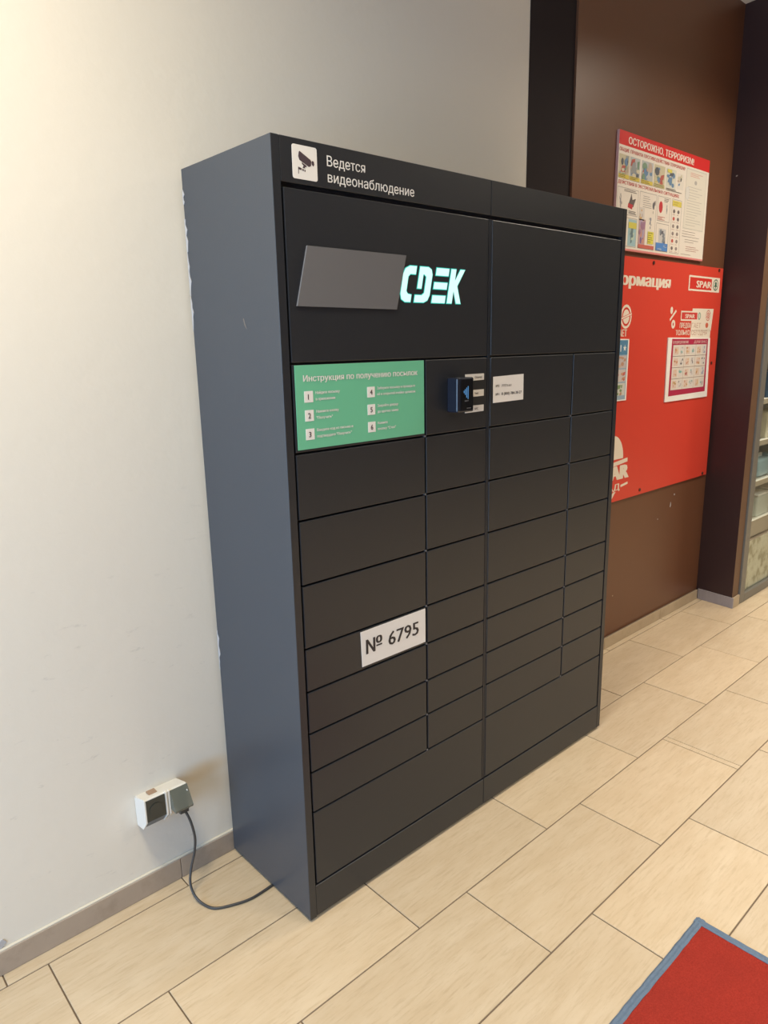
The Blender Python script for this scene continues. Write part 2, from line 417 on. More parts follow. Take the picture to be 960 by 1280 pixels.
bm.faces.ensure_lookup_table()
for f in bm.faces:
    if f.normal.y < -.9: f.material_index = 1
obj('pillar', bm, [M['pillar'], M['pillar_front']], kind='structure', label='brown wall pillar with shade painted into its side face, beside the glazed shopfront')
obj('wall_left', B(-3.4, -3.3, -4.8, .15, 0, CZ), M['far'], kind='structure')
obj('wall_front', B(-3.3, 8.0, -4.9, -4.8, 0, CZ), M['far'], kind='structure')
obj('wall_right', B(8.0, 8.1, -4.8, 1.2, 0, CZ), M['far'], kind='structure')
obj('wall_shop', B(3.313, 8.0, 1.2, 1.3, 0, CZ), M['shelf'], kind='structure')

def skirting(name, xs, yf, yb, h, material, lip=None):
    root = obj(name, B(xs[0], xs[-1], yf + .004, yb, 0, h - .003), M['grout'], kind='structure')
    for a, b in zip(xs, xs[1:]):
        obj('baseboard_tile', B(a + .001, b - .001, yf, yf + .0038, .0005, h, bev=.0008), material, root)
    if lip: obj('caulk_line', B(xs[0], xs[-1], yf + .004, yb, h - .003, h + .004, bev=.0015), lip, root, label='cream caulk line along the top')
    return root
skirting('baseboard_left', [-3.3, -2.5425, -1.951, -1.3595, -.768, -.1765, .415, 1.0065, 1.752], 0, .012, .066, M['skirt'], M['lip'])
skirting('baseboard_right', [1.752, 2.18, 2.772, 3.244], -.014, 0, .060, M['skirt_warm_lit'])
root = obj('baseboard_pillar', prism_z(bmesh.new(), [(3.2555, -.016), (3.227, -.2262), (3.229, -.2262), (3.2575, -.016)], .0005, .063), M['grout'], kind='structure')
obj('baseboard_tile', prism_z(bmesh.new(), [(3.2465, -.015), (3.219, -.236), (3.227, -.2365), (3.2553, -.015)], 0.0005, .064), M['skirt_daylit'], root)
obj('baseboard_tile', prism_z(bmesh.new(), [(3.2285, -.2365), (3.312, -.2365), (3.312, -.2265), (3.2285, -.2265)], 0.0005, .064), M['skirt_warm_lit'], root)

# ---------------------------------------------------------------- parcel locker
LK = thing('parcel_locker', (.739, -.2, 0), 'tall charcoal steel parcel locker with many doors, green instruction panel and lit logo', 'parcel locker')
W_ = 1.478
obj('side_panel', B(0, .0215, -D, -.004, .010, H, bev=.0012), [M['side']], LK, label='left side panel with bluish daylight put into its colour')
bm = B(.0003, .0212, -D - .0006, -D + .0001, .0095, H - .0015); obj('frame_post', bm, M['powder'], LK)
obj('side_panel', B(1.4545, W_, -D, -.004, .010, H, bev=.0012), M['powder'], LK)
obj('top_panel', B(.0215, 1.4545, -D + .012, -.004, H - .012, H - .0005), M['powder'], LK)
obj('back_panel', B(.0215, 1.4545, -.010, -.004, .02, H - .012), M['powder'], LK)
obj('carcass', B(.0215, 1.4545, -D + .016, -.010, .02, H - .012), M['carcass'], LK)
obj('frame_post', B(.7305, .7365, -D + .001, -D + .016, .112, 1.897, bev=.0008), M['powder'], LK)
obj('frame_post', B(.7385, .7430, -D + .001, -D + .016, .112, 1.897, bev=.0008), M['powder'], LK)
obj('frame_post', B(.4645, .4672, -D + .007, -D + .016, .337, 1.515), M['powder'], LK)
obj('frame_post', B(1.1795, 1.1815, -D + .007, -D + .016, .337, 1.515), M['powder'], LK)
for a, b in ((.0225, .7365), (.7385, 1.4535)):
    obj('header_panel', B(a, b, -D, -D + .016, 1.907, H - .0002, bev=.0010), M['powder'], LK)
    obj('kick_plate', B(a, b, -D, -D + .016, .012, .1075, bev=.0012), M['powder'], LK)
for fx in (.06, .68, .80, 1.41):
    for fy in (-.375, -.05):
        obj('foot', cyl_z(bmesh.new(), fx, fy, .019, 0, .02, 14), M['black'], LK)
ROWS = [.335, .455, .568, .687, .806, .975, 1.141, 1.306, 1.516]
g = .0025
def door(x0, x1, z0, z1):
    bm = B(x0, x1, -D, -D + .013, z0 + g, z1 - g, bev=.0019, seg=2)
    return obj('door', bm, M['powder'], LK)
door(.0275, .7275, .111, .335); door(.7450, 1.4475, .111, .335)
door(.0275, .7275, 1.516, 1.8985); door(.7450, 1.4475, 1.516, 1.8985)
for z0, z1 in zip(ROWS, ROWS[1:]):
    for x0, x1 in ((.0275, .4630), (.4690, .7275), (.7450, 1.1775), (1.1835, 1.4475)): door(x0, x1, z0, z1)
# small rivets at the crossings of the door gaps
for xr in (.466, 1.1805):
    for z in ROWS[:-1]:
        obj('rivet', cyl_y(bmesh.new(), xr, z, .0032, -D + .001, -D + .008, 8), M['plate'], LK, label='small pale rivet where door gaps cross')
# white filler smears on the rear edge of the left side
def smear(ys, label='ragged white filler smear on the rear edge'):
    bm = bmesh.new(); L = []; R = []
    z0, z1 = ys; n = max(6, int((z1 - z0) / .012))
    for i in range(n + 1):
        z = z0 + (z1 - z0) * i / n; w = random.uniform(.002, .012) * math.sin(math.pi * (i + .4) / (n + .8)) ** .5
        L.append((-.0042, z)); R.append((-.0042 - w - .001, z))
    a = [bm.verts.new((-.0012, y, z)) for y, z in L]; b = [bm.verts.new((-.0014, y, z)) for y, z in R]
    c = [bm.verts.new((.0002, y, z)) for y, z in L]; d = [bm.verts.new((.0002, y, z)) for y, z in R]
    for i in range(n):
        bm.faces.new((a[i], a[i + 1], b[i + 1], b[i])); bm.faces.new((b[i], b[i + 1], d[i + 1], d[i])); bm.faces.new((a[i + 1], a[i], c[i], c[i + 1]))
    bmesh.ops.recalc_face_normals(bm, faces=bm.faces)
    obj('filler_smear', bm, M['smear'], LK, label=label)
for z in ((1.915, 1.95), (1.80, 1.88), (1.69, 1.80), (1.60, 1.685), (.625, .75)): smear(z)
bm = bmesh.new(); prism_x(bm, [(-.256, 1.622), (-.262, 1.606), (-.270, 1.598), (-.263, 1.612), (-.259, 1.624)], -.0003, .0002)
obj('scratch', bm, M['scratch'], LK, label='small pale scratch on the side panel')
# grey plate over part of the logo
y = -D - .0045
obj('logo_cover', prism_y(bmesh.new(), [(.048, 1.645), (.360, 1.643), (.396, 1.777), (.083, 1.778)], y, -D + .0002), M['plate'], LK,
    label='plain mid-grey slanted plate beside the lit logo')
# lit logo
sl = .22
def q(u, z): return (u + (z - 1.662) * sl, z)
def shape(pts): return [q(a, b) for a, b in pts]
LET = {
 'C': [[(.418, 1.754), (.392, 1.754), (.377, 1.747), (.371, 1.733), (.371, 1.683), (.377, 1.669), (.392, 1.662), (.412, 1.662), (.412, 1.682), (.398, 1.684), (.392, 1.690), (.392, 1.726), (.398, 1.732), (.418, 1.732)]],
 'D': [[(.429, 1.754), (.461, 1.754), (.474, 1.748), (.480, 1.735), (.480, 1.682), (.474, 1.668), (.461, 1.662), (.424, 1.662), (.424, 1.682), (.449, 1.682), (.457, 1.688), (.457, 1.728), (.450, 1.733), (.446, 1.733), (.446, 1.697), (.429, 1.697)]],
 'E': [[(.492, 1.733), (.543, 1.733), (.543, 1.754), (.492, 1.754)], [(.490, 1.698), (.543, 1.698), (.543, 1.717), (.490, 1.717)], [(.490, 1.662), (.543, 1.662), (.543, 1.683), (.490, 1.683)]],
 'K': [[(.550, 1.662), (.571, 1.662), (.571, 1.697), (.588, 1.662), (.608, 1.662), (.584, 1.709), (.607, 1.754), (.587, 1.754), (.571, 1.722), (.571, 1.754), (.550, 1.754)]]}
def grow(pts, d):
    n = len(pts); A = sum(pts[i][0] * pts[(i + 1) % n][1] - pts[(i + 1) % n][0] * pts[i][1] for i in range(n)); s = 1 if A > 0 else -1; out = []
    for i in range(n):
        p0, p1, p2 = Vector(pts[i - 1]), Vector(pts[i]), Vector(pts[(i + 1) % n])
        e1 = (p1 - p0).normalized(); e2 = (p2 - p1).normalized()
        n1 = Vector((e1.y, -e1.x)) * s; n2 = Vector((e2.y, -e2.x)) * s; b = n1 + n2
        b = b / max(b.length_squared / 2, .6); out.append(tuple(p1 + b * d))
    return out
for L, polys in LET.items():
    bm = bmesh.new(); b2 = bmesh.new()
    for P in polys:
        P = shape(P); prism_y(bm, grow(P, -.0011), -D - .0016, -D - .0008); prism_y(b2, grow(P, .0009), -D - .0008, -D + .0002)
    o = obj('logo_letter', b2, M['logo_edge'], LK, label='lit letter %s with a teal rim' % L)
    obj('letter_face', bm, M['logo'], o)
# header notice
hp = obj('camera_sign', prism_y(bmesh.new(), rrect(.0545, .1225, 1.917, 1.987, .005), -D - .0008, -D + .0002), M['white'], LK, label='white square sign with a security camera pictogram')
y = -D - .0012
bm = bmesh.new()
def ip(a, b): return (.0545 + a * .068, 1.917 + b * .070)
def rp(pts): return [ip(*p) for p in pts]
prism_y(bm, rp([(.27, .80), (.24, .66), (.28, .56), (.66, .40), (.74, .44), (.76, .58), (.72, .62), (.30, .82)]), y, y + .0006)
prism_y(bm, rp([(.78, .48), (.84, .44), (.88, .50), (.86, .58), (.80, .60), (.77, .55)]), y, y + .0006)
prism_y(bm, rp([(.37, .505), (.55, .42), (.56, .385), (.50, .375), (.38, .45)]), y, y + .0006)
prism_y(bm, rp([(.44, .41), (.47, .40), (.50, .335), (.40, .345)]), y, y + .0006)
prism_y(bm, rp([(.22, .355), (.35, .325), (.35, .27), (.24, .285), (.235, .15), (.215, .15)]), y, y + .0006)
prism_y(bm, rp([(.38, .315), (.44, .30), (.44, .25), (.38, .265)]), y, y + .0006)
prism_y(bm, rp([(.47, .30), (.51, .29), (.50, .23), (.47, .24)]), y, y + .0006)
obj('pictogram', bm, M['purpleink'], hp)
bm = bmesh.new(); addtext(bm, 'Ведется', .151, 1.9545, .0225, -D - .0006, .266, .006); addtext(bm, 'видеонаблюдение', .152, 1.9205, .0225, -D - .0006, .430, .006)
obj('header_lettering', bm, M['white'], LK, label='white Cyrillic video surveillance notice')
# green instruction panel
gp = obj('instruction_panel', B(.0335, .4600, -D - .0012, -D + .0002, 1.3145, 1.5125), M['green'], LK, label='green parcel pickup instruction panel with six numbered steps')
y = -D - .0018
bm = bmesh.new(); addtext(bm, 'Инструкция по получению посылок', .0565, 1.4745, .0148, y, .4345, .018)
obj('title_lettering', bm, M['white'], gp)
T = [('Найдите посылку', 'в приложении'), ('Нажмите кнопку', '"Получить"'), ('Введите код из письма и', 'подтвердите "Получить"'),
     ('Заберите посылку и проверьте', 'её в открытой ячейке целиком'), ('Закройте дверцу', 'до щелчка замка'), ('Нажмите', 'кнопку "Стоп"')]
for i in range(6):
    x = .0575 if i < 3 else .2545; z = (1.4255, 1.381, 1.3365)[i % 3]
    nb = obj('number_box', B(x, x + .0255, y, -D - .0012, z, z + .0265), M['white'], gp, label='white box numbered %d' % (i + 1))
    bm = bmesh.new(); addtext(bm, str(i + 1), x + (.0105 if i == 0 else .0090), z + .0065, .0135, y - .0004, None, .02)
    obj('numeral', bm, M['purpleink'], gp)
    bt = bmesh.new()
    for j, s in enumerate(T[i]): addtext(bt, s, x + .0335, z + .0185 - j * .0150, .0068, y, x + .0335 + len(s) * .0049, .02)
    obj('step_lettering', bt, M['white'], gp)
# number sticker
ns = obj('number_sticker', prism_y(bmesh.new(), [(.2125, .6970), (.4590, .6960), (.4590, .8005), (.2095, .7995)], -D - .001, -D + .0002), M['whitesticker'], LK, label='white sticker reading number 6795')
bm = bmesh.new(); addtext(bm, '№ 6795', .228, .730, .042, -D - .0014, .430, .017); obj('lettering', bm, M['ink'], ns)
# card reader and its little labels
rd = obj('card_reader', B(.553, .6225, -D - .040, -D + .0002, 1.3655, 1.4620, bev=.004, seg=2), M['reader'], LK, label='small glossy blue-black card reader')
obj('screen', B(.5665, .6185, -D - .0408, -D - .0395, 1.372, 1.456), M['screen'], rd)
bm = bmesh.new(); yy = -D - .0412
for P in (rrect(.5835, .5862, 1.414, 1.430, .0013), rrect(.5895, .5922, 1.406, 1.434, .0013), rrect(.5955, .5982, 1.402, 1.438, .0013), rrect(.5785, .5808, 1.419, 1.426, .0011)): prism_y(bm, P, yy, yy + .0004)
obj('screen_glyph', bm, M['glow'], rd, label='glowing blue contactless glyph')
bm = bmesh.new(); box(bm, .583, .5865, yy, yy + .0003, 1.395, 1.399); box(bm, .589, .5925, yy, yy + .0003, 1.395, 1.399); box(bm, .595, .598, yy, yy + .0003, 1.396, 1.399); box(bm, .592, .609, yy, yy + .0003, 1.3755, 1.3775)
obj('screen_marks', bm, M['plate'], rd)
for z0, z1, s in ((1.4485, 1.4680, 'Сканер'), (1.4020, 1.4220, 'Чип'), (1.3570, 1.3770, 'NFC')):
    st = obj('label_sticker', prism_y(bmesh.new(), [(.630, z0), (.7135, z0 + .001), (.7135, z1), (.630, z1)], -D - .0008, -D + .0002), M['whitesticker'], LK, label='small white label strip beside the card reader')
    bm = bmesh.new(); addtext(bm, s, .672, z0 + .007, .0062, -D - .0012, .672 + .0052 * len(s), .004); obj('lettering', bm, M['ink'], st)
pn = obj('paper_note', prism_y(bmesh.new(), [(.7575, 1.378), (.9065, 1.3795), (.9055, 1.459), (.7570, 1.456)], -D - .0007, -D + .0002), M['white'], LK, label='white paper note with two handwritten lines')
bm = bmesh.new(); addtext(bm, '№2', .768, 1.4245, .0072, -D - .0011, .785, .004, .2); addtext(bm, '777161', .796, 1.4245, .0068, -D - .0011, .843, .004, .1)
obj('lettering', bm, M['ink'], pn); bm = bmesh.new()
addtext(bm, '№1', .768, 1.3995, .0072, -D - .0011, .785, .004, .2); addtext(bm, '8 (800) 784-38-27', .797, 1.3995, .0085, -D - .0011, .896, .008, .1)
obj('lettering', bm, M['ink'], pn)

# ---------------------------------------------------------------- wall socket and cord
sk = thing('wall_socket', (-.222, .012, .23), 'white double wall socket with smoky hinged flaps, low on the cream wall', 'socket')
prof = [(.012, .327), (-.050, .344), (-.055, .342), (-.055, .276), (-.030, .246), (.012, .238)]
obj('socket_body', prism_x(bmesh.new(), prof, -.285, -.162), M['socket'], sk)
obj('end_cap', prism_x(bmesh.new(), [(.010, .325), (-.049, .3465), (-.058, .344), (-.058, .274), (-.032, .243), (.010, .236)], -.2885, -.2850), M['socket'], sk)
bm = prism_x(bmesh.new(), [(-.0552, .341), (-.0575, .340), (-.0585, .277), (-.0365, .2505), (-.034, .2515), (-.0552, .277)], -.2840, -.2290); obj('flap', bm, M['flap'], sk, label='closed dark smoky flap on the left')
bm = bmesh.new(); cyl_y(bm, -.2565, .3065, .020, -.0605, -.0580, 20); obj('flap_ring', bm, M['flap'], sk)
for x in (-.2280, -.2195): obj('divider_rib', prism_x(bmesh.new(), [(-.0500, .347), (-.0600, .345), (-.0610, .274), (-.034, .243), (-.030, .2465), (-.055, .277)], x, x + .0045), M['socket'], sk)
bm = prism_x(bmesh.new(), [(-.0552, .342), (-.0580, .343), (-.0890, .292), (-.0860, .284), (-.0552, .284)], -.2140, -.1605); obj('flap', bm, M['flap_clear'], sk, label='raised grey translucent flap on the right')
bm = bmesh.new(); cyl_y(bm, -.1665, .329, .0016, -.0700, -.0640, 8); obj('hinge_pin', bm, M['white'], sk)
obj('smudge', B(-.262, -.238, -.030, -.008, .3355, .3400), M['brownspot'], sk, label='brown smudge on the top of the socket')
pc = thing('power_cord', (-.18, -.08, 0), 'dark grey power cord from the wall socket to under the locker', 'cord')
obj('plug', prism_x(bmesh.new(), [(-.0556, .325), (-.074, .316), (-.082, .288), (-.080, .270), (-.066, .268), (-.0556, .290)], -.197, -.172), M['cable'], pc, label='dark plug under the raised flap')
path = [(-.184, -.072, .282), (-.181, -.073, .272), (-.171, -.082, .235), (-.164, -.085, .18), (-.168, -.081, .13), (-.181, -.080, .087), (-.193, -.090, .050), (-.194, -.110, .022), (-.186, -.140, .0065), (-.169, -.179, .0045), (-.126, -.204, .0045), (-.070, -.221, .0045), (.005, -.218, .0045), (.018, -.214, .0045)]
obj('cable', tube(path, .0037, 10, 8), M['cable'], pc, smooth=True)

# ---------------------------------------------------------------- safety poster
RED = (.62, .03, .03); PAPER = (.76, .70, .63); DK = (.06, .05, .06)
PAL = [(.45, .12, .10), (.12, .13, .15), (.55, .48, .20), (.15, .25, .40), (.30, .32, .33), (.60, .55, .42), (.20, .30, .22), (.5, .4, .33)]
sp = obj('safety_poster', B(2.078, 2.962, -.012, 0, 1.955, 2.442), M['poster_edge'], None, 'white anti-terrorism safety poster with red title band, high on the brown wall', 'poster')
P = Print(-.0123)
P.rect(2.078, 2.962, 1.963, 2.442, PAPER); P.up(); P.rect(2.078, 2.962, 2.385, 2.442, RED); P.rect(2.078, 2.962, 1.955, 1.963, (.70, .25, .25)); P.up()
P.text('ОСТОРОЖНО, ТЕРРОРИЗМ!', 2.157, 2.396, .029, (.80, .74, .66), 2.785, .02)
P.text('ОБЩИЕ ПРАВИЛА ПРОТИВОДЕЙСТВИЯ ТЕРРОРИЗМУ', 2.084, 2.360, .0145, (.48, .07, .07), 2.700, .02)
P.text('ДЕЙСТВИЯ В ЭКСТРЕМАЛЬНЫХ СИТУАЦИЯХ', 2.084, 2.229, .0145, (.48, .07, .07), 2.655, .02)
for a, b in ((2.084, 2.172), (2.178, 2.266), (2.280, 2.386), (2.396, 2.500)):
    P.picture(a, b, 2.252, 2.348, random.choice([(.50, .46, .33), (.55, .50, .36), (.45, .47, .48)]), PAL, 14)
    P.k += 15; P.rect(a, b, 2.252, 2.268, (.62, .50, .10) if a != 2.396 else (.55, .50, .25)); P.up(); P.lines(a + .006, b - .006, 2.254, 2.267, 2, DK); P.k -= 16
P.picture(2.512, 2.612, 2.262, 2.348, (.62, .62, .55), PAL, 9); P.picture(2.625, 2.695, 2.268, 2.340, (.70, .66, .60), PAL, 7)
for k in range(1): P.k += 15; P.rect(2.522, 2.566, 2.330, 2.344, (.65, .58, .12)); P.lines(2.516, 2.695, 2.250, 2.262, 2, DK, .002); P.k -= 15
P.frame(2.084, 2.266, 2.105, 2.216, .002, (.30, .28, .28)); P.frame(2.084, 2.266, 1.972, 2.095, .002, (.30, .28, .28)); P.frame(2.280, 2.436, 1.972, 2.218, .002, (.30, .28, .28))
P.frame(2.448, 2.572, 2.108, 2.218, .002, (.30, .28, .28)); P.frame(2.448, 2.572, 1.972, 2.098, .002, (.30, .28, .28)); P.frame(2.590, 2.690, 1.972, 2.220, .002, (.30, .28, .28))
P.up()
P.poly([(2.178, 2.145), (2.225, 2.142), (2.245, 2.180), (2.215, 2.172), (2.205, 2.198), (2.192, 2.170)], (.14, .12, .12)); P.up(); P.poly([(2.176, 2.138), (2.215, 2.132), (2.222, 2.152), (2.180, 2.156)], (.50, .06, .07))
P.picture(2.100, 2.128, 2.120, 2.208, PAPER, [(.3, .3, .33), (.4, .36, .36)], 6); P.lines(2.185, 2.258, 2.110, 2.126, 3, DK); P.lines(2.140, 2.258, 2.200, 2.212, 2, DK)
P.picture(2.190, 2.262, 1.976, 2.090, (.35, .52, .58), [(.15, .22, .25), (.5, .6, .5), (.3, .45, .5)], 7); P.k += 8; P.rect(2.192, 2.262, 2.052, 2.078, (.62, .56, .12)); P.k -= 8
P.picture(2.284, 2.345, 1.990, 2.100, (.50, .33, .35), [(.35, .2, .3), (.2, .15, .35), (.55, .3, .25), (.4, .35, .5)], 10); P.picture(2.284, 2.330, 2.095, 2.150, (.62, .58, .55), [(.6, .4, .2), (.4, .33, .36)], 5)
P.k += 11; P.rect(2.370, 2.425, 1.998, 2.052, (.68, .62, .10)); P.rect(2.284, 2.432, 1.974, 1.990, (.55, .15, .12)); P.up(); P.lines(2.374, 2.420, 2.002, 2.050, 5, DK); P.k -= 12
P.picture(2.398, 2.428, 2.130, 2.205, PAPER, [(.15, .15, .17), (.25, .22, .22)], 6); P.lines(2.310, 2.390, 2.150, 2.205, 6, (.3, .28, .28)); P.picture(2.375, 2.400, 2.060, 2.120, PAPER, [(.1, .12, .2), (.2, .22, .3)], 5)
P.disc(2.480, 2.170, .018, .026, (.55, .06, .07), 20); P.picture(2.535, 2.560, 2.130, 2.195, PAPER, [(.3, .32, .35)], 4); P.lines(2.510, 2.565, 2.195, 2.213, 3, DK)
P.lines(2.455, 2.530, 2.112, 2.130, 3, (.5, .1, .1)); P.picture(2.475, 2.545, 1.985, 2.075, (.55, .54, .54), [(.15, .15, .18), (.12, .25, .5), (.25, .27, .3)], 9); P.k += 10; P.picture(2.452, 2.568, 1.975, 2.010, (.10, .25, .60), [(.08, .2, .5), (.3, .4, .6)], 4); P.k -= 10
P.rect(2.594, 2.686, 2.188, 2.214, (.66, .56, .12)); P.up(); P.lines(2.602, 2.680, 2.192, 2.210, 2, (.35, .28, .1)); P.k -= 1
for i in range(6):
    for j in range(2):
        x = 2.615 + j * .045; z = 2.165 - i * .034; P.disc(x, z, .012, .009, random.choice([(.55, .12, .10), (.20, .17, .17), (.30, .25, .24)]), 8)
        P.lines(x - .015, x + .018, z - .019, z - .012, 1, (.45, .25, .22), .0018)
P.rect(2.715, 2.940, 2.095, 2.378, (.70, .66, .58)); P.up(); P.frame(2.718, 2.937, 2.098, 2.375, .0025, (.50, .48, .45)); P.lines(2.760, 2.900, 2.340, 2.362, 3, (.6, .25, .22))
P.disc(2.822, 2.318, .014, .010, (.42, .40, .38)); P.lines(2.742, 2.915, 2.110, 2.300, 15, (.46, .43, .40), .0022); P.disc(2.740, 2.262, .022, .030, (.60, .60, .62)); P.up(); P.disc(2.740, 2.262, .018, .026, (.68, .66, .62))
P.lines(2.712, 2.930, 2.055, 2.090, 3, (.35, .30, .28)); P.lines(2.745, 2.900, 2.030, 2.052, 2, (.35, .30, .28)); P.lines(2.760, 2.920, 1.990, 2.018, 3, (.42, .20, .18)); P.lines(2.712, 2.880, 1.970, 1.980, 1, (.35, .3, .28))
P.build('poster_print', sp)
# ---------------------------------------------------------------- red information board
ib = obj('information_board', B(1.800, 3.238, -.009, -.0005, .778, 1.932), M['reg_red'], None, 'large red shop information board screwed to the brown wall behind the locker', 'notice board')
P = Print(-.0093); WH = (.80, .72, .62)
P.text('Информация', 1.940, 1.806, .056, WH, 2.632, .045); P.build('title_print', ib); P = Print(-.0093)
P.rect(2.834, 3.205, 1.803, 1.880, WH); P.up(); P.rect(2.846, 3.105, 1.812, 1.871, (.62, .04, .03)); P.up(); P.text('SPAR', 2.925, 1.822, .036, WH, 3.100, .035)
P.disc(3.155, 1.842, .032, .030, (.05, .13, .09), 24); P.up(); P.disc(3.155, 1.842, .026, .024, WH, 24); P.up()
P.poly([(3.155, 1.864), (3.140, 1.846), (3.148, 1.846), (3.134, 1.832), (3.151, 1.832), (3.151, 1.822), (3.159, 1.822), (3.159, 1.832), (3.176, 1.832), (3.162, 1.846), (3.170, 1.846)], (.05, .13, .09)); P.k = 0
P.build('logo_print', ib); P = Print(-.0093)
P.line(2.655, 1.652, 2.718, 1.700, .012, WH); P.disc(2.668, 1.700, .014, .018, WH, 16); P.disc(2.695, 1.632, .021, .022, WH, 18); P.up(); P.disc(2.695, 1.632, .006, .008, (.45, .05, .05)); P.build('percent_print', ib); P = Print(-.0093)
# white sheet behind right half
P.poly([(2.895, 1.600), (3.140, 1.600), (3.155, 1.716), (2.900, 1.714)], WH); P.rect(2.895, 3.135, 1.560, 1.602, WH); P.k = 2
P.rect(2.772, 2.968, 1.650, 1.700, WH); P.up(); P.rect(2.780, 2.960, 1.658, 1.693, (.60, .06, .05)); P.up(); P.text('SPAR', 2.822, 1.664, .021, WH, 2.930, .03); P.disc(2.985, 1.676, .017, .020, (.25, .36, .30), 16); P.up(); P.disc(2.985, 1.676, .010, .013, (.6, .62, .55), 14); P.k = 2
def stamp(P, x, z, c, bg, r=.027):
    k = P.k; P.disc(x, z, r, r * 1.1, c, 20); P.up(); P.disc(x, z, r * .78, r * .86, bg, 20); P.up(); P.disc(x, z, r * .6, r * .66, c, 16); P.up(); P.line(x - r, z - .012, x + r, z + .014, .012, bg); P.up(); P.line(x - r, z - .012, x + r, z + .014, .007, c); P.k = k
stamp(P, 3.092, 1.680, (.60, .24, .20), WH); P.disc(3.085, 1.628, .018, .014, (.62, .14, .08))
P.text('ПРЕДЛА', 2.768, 1.614, .026, WH, 2.892, .015); P.text('ГАЕТ', 2.902, 1.614, .026, (.55, .36, .28), 3.012, .0)
P.text('ТОЛЬКО', 2.728, 1.577, .026, WH, 2.886, .02); P.text('СЕГОДНЯ', 2.906, 1.577, .026, (.55, .34, .27), 3.092, .0)
P.build('offer_print', ib); P = Print(-.0093)
stamp(P, 2.222, 1.664, WH, (.62, .05, .035), .050); P.text('ПРЕДЛАГАЕТ', 1.99, 1.574, .032, WH, 2.236, .02)
P.build('heading_print', ib); P = Print(-.0093)
n = 20; P.poly([(2.168 + .100 * math.cos(math.pi * i / n), .990 + .118 * math.sin(math.pi * i / n)) for i in range(n + 1)], WH)
P.line(2.02, .952, 2.312, .978, .020, WH); P.text('SPAR', 2.035, .886, .074, WH, 2.322, .06, 0); P.text('САД', 2.085, .834, .032, WH, 2.248, .025)
P.line(2.258, .850, 2.326, .858, .012, WH); P.poly([(2.15, .79), (2.175, .79), (2.215, .828), (2.185, .824)], WH)
P.build('emblem_print', ib)
for x, z in ((2.45, 1.917), (3.184, 1.920), (3.180, 1.423), (2.453, .802), (3.182, .791), (1.85, 1.90), (1.85, .81)):
    obj('screw', cyl_y(bmesh.new(), x, z, .0085, -.0125, -.0088, 12), M['screw'], ib)
obj('plaster_chip', prism_y(bmesh.new(), [(-.72, .064), (-.668, .068), (-.652, .082), (-.660, .094), (-.682, .088), (-.71, .080)], .0095, .0121), M['smear'], bpy.data.objects['wall_back'], label='pale chip of plaster above the baseboard')
wb = bpy.data.objects['wall_brown']
for x, z, a, b in ((2.830, .658, .006, .017), (2.869, .712, .006, .006), (2.691, .601, .005, .004)):
    n = 9; obj('paint_chip', prism_y(bmesh.new(), [(x + a * random.uniform(.6, 1.1) * math.cos(2 * math.pi * i / n), z + b * random.uniform(.6, 1.1) * math.sin(2 * math.pi * i / n)) for i in range(n)], -.0006, 0), M['smear'], wb, label='pale chip in the brown paint')
# leaflets held on the board
lf = obj('offer_leaflet', prism_y(bmesh.new(), [(2.648, 1.238), (3.148, 1.238), (3.130, 1.560), (2.642, 1.566)], -.0145, -.0095), M['white'], None,
         'white and crimson leaflet with a grid of grocery offers, on the red board', 'leaflet')
P = Print(-.0148); CR = (.45, .03, .08)
P.poly([(2.682, 1.266), (3.112, 1.270), (3.104, 1.556), (2.684, 1.559)], CR); P.up(); P.rect(2.700, 3.090, 1.295, 1.528, (.74, .68, .62)); P.up()
P.text('СПЕЦПРЕДЛОЖЕНИЕ', 2.695, 1.535, .013, (.7, .5, .48), 2.870, .02); P.text('ДЛЯ ВАС', 2.935, 1.535, .013, (.7, .5, .48), 3.09, .02)
for i in range(3):
    for j in range(4):
        x0 = 2.702 + i * .130; z0 = 1.297 + j * .058; P.frame(x0 - .002, x0 + .130, z0 - .002, z0 + .058, .002, (.40, .16, .2))
        c = random.choice([(.55, .25, .15), (.60, .38, .15), (.40, .12, .12), (.5, .3, .1)])
        P.picture(x0 + .015, x0 + .06, z0 + .008, z0 + .046, (.70, .55, .48), [c, (.6, .3, .2), (.7, .5, .3)], 5)
        P.picture(x0 + .078, x0 + .120, z0 + .008, z0 + .050, (.68, .64, .62), [random.choice([(.20, .45, .42), (.1, .1, .12), (.35, .38, .5), (.4, .3, .12)])] + [(.5, .45, .45)], 5)
P.build('leaflet_print', lf)
bl = obj('blue_leaflet', prism_y(bmesh.new(), [(1.960, 1.275), (2.257, 1.274), (2.256, 1.562), (1.960, 1.565)], -.0135, -.0095), M['white'], None,
         'pale blue leaflet with food pictures, on the red board beside the locker', 'leaflet')
P = Print(-.0138); P.rect(1.965, 2.245, 1.280, 1.558, (.30, .42, .55)); P.up(); P.rect(1.965, 2.245, 1.490, 1.556, (.10, .25, .42)); P.up()
st = [(2.218 + (.017 if i % 2 == 0 else .007) * math.sin(i * math.pi / 5), 1.520 + (.017 if i % 2 == 0 else .007) * math.cos(i * math.pi / 5)) for i in range(10)]; P.poly(st, (.75, .78, .8)); P.rect(2.178, 2.186, 1.505, 1.535, (.7, .72, .75))
for j, (bg, pal) in enumerate((((.62, .62, .60), [(.5, .32, .2), (.2, .3, .14)]), ((.60, .55, .55), [(.55, .12, .12), (.6, .3, .2)]), ((.55, .50, .52), [(.50, .30, .22), (.62, .45, .35)]))):
    for i in range(3): P.picture(1.975 + i * .09, 2.058 + i * .09, 1.300 + j * .064, 1.358 + j * .064, bg, pal, 6)
P.build('leaflet_print', bl)

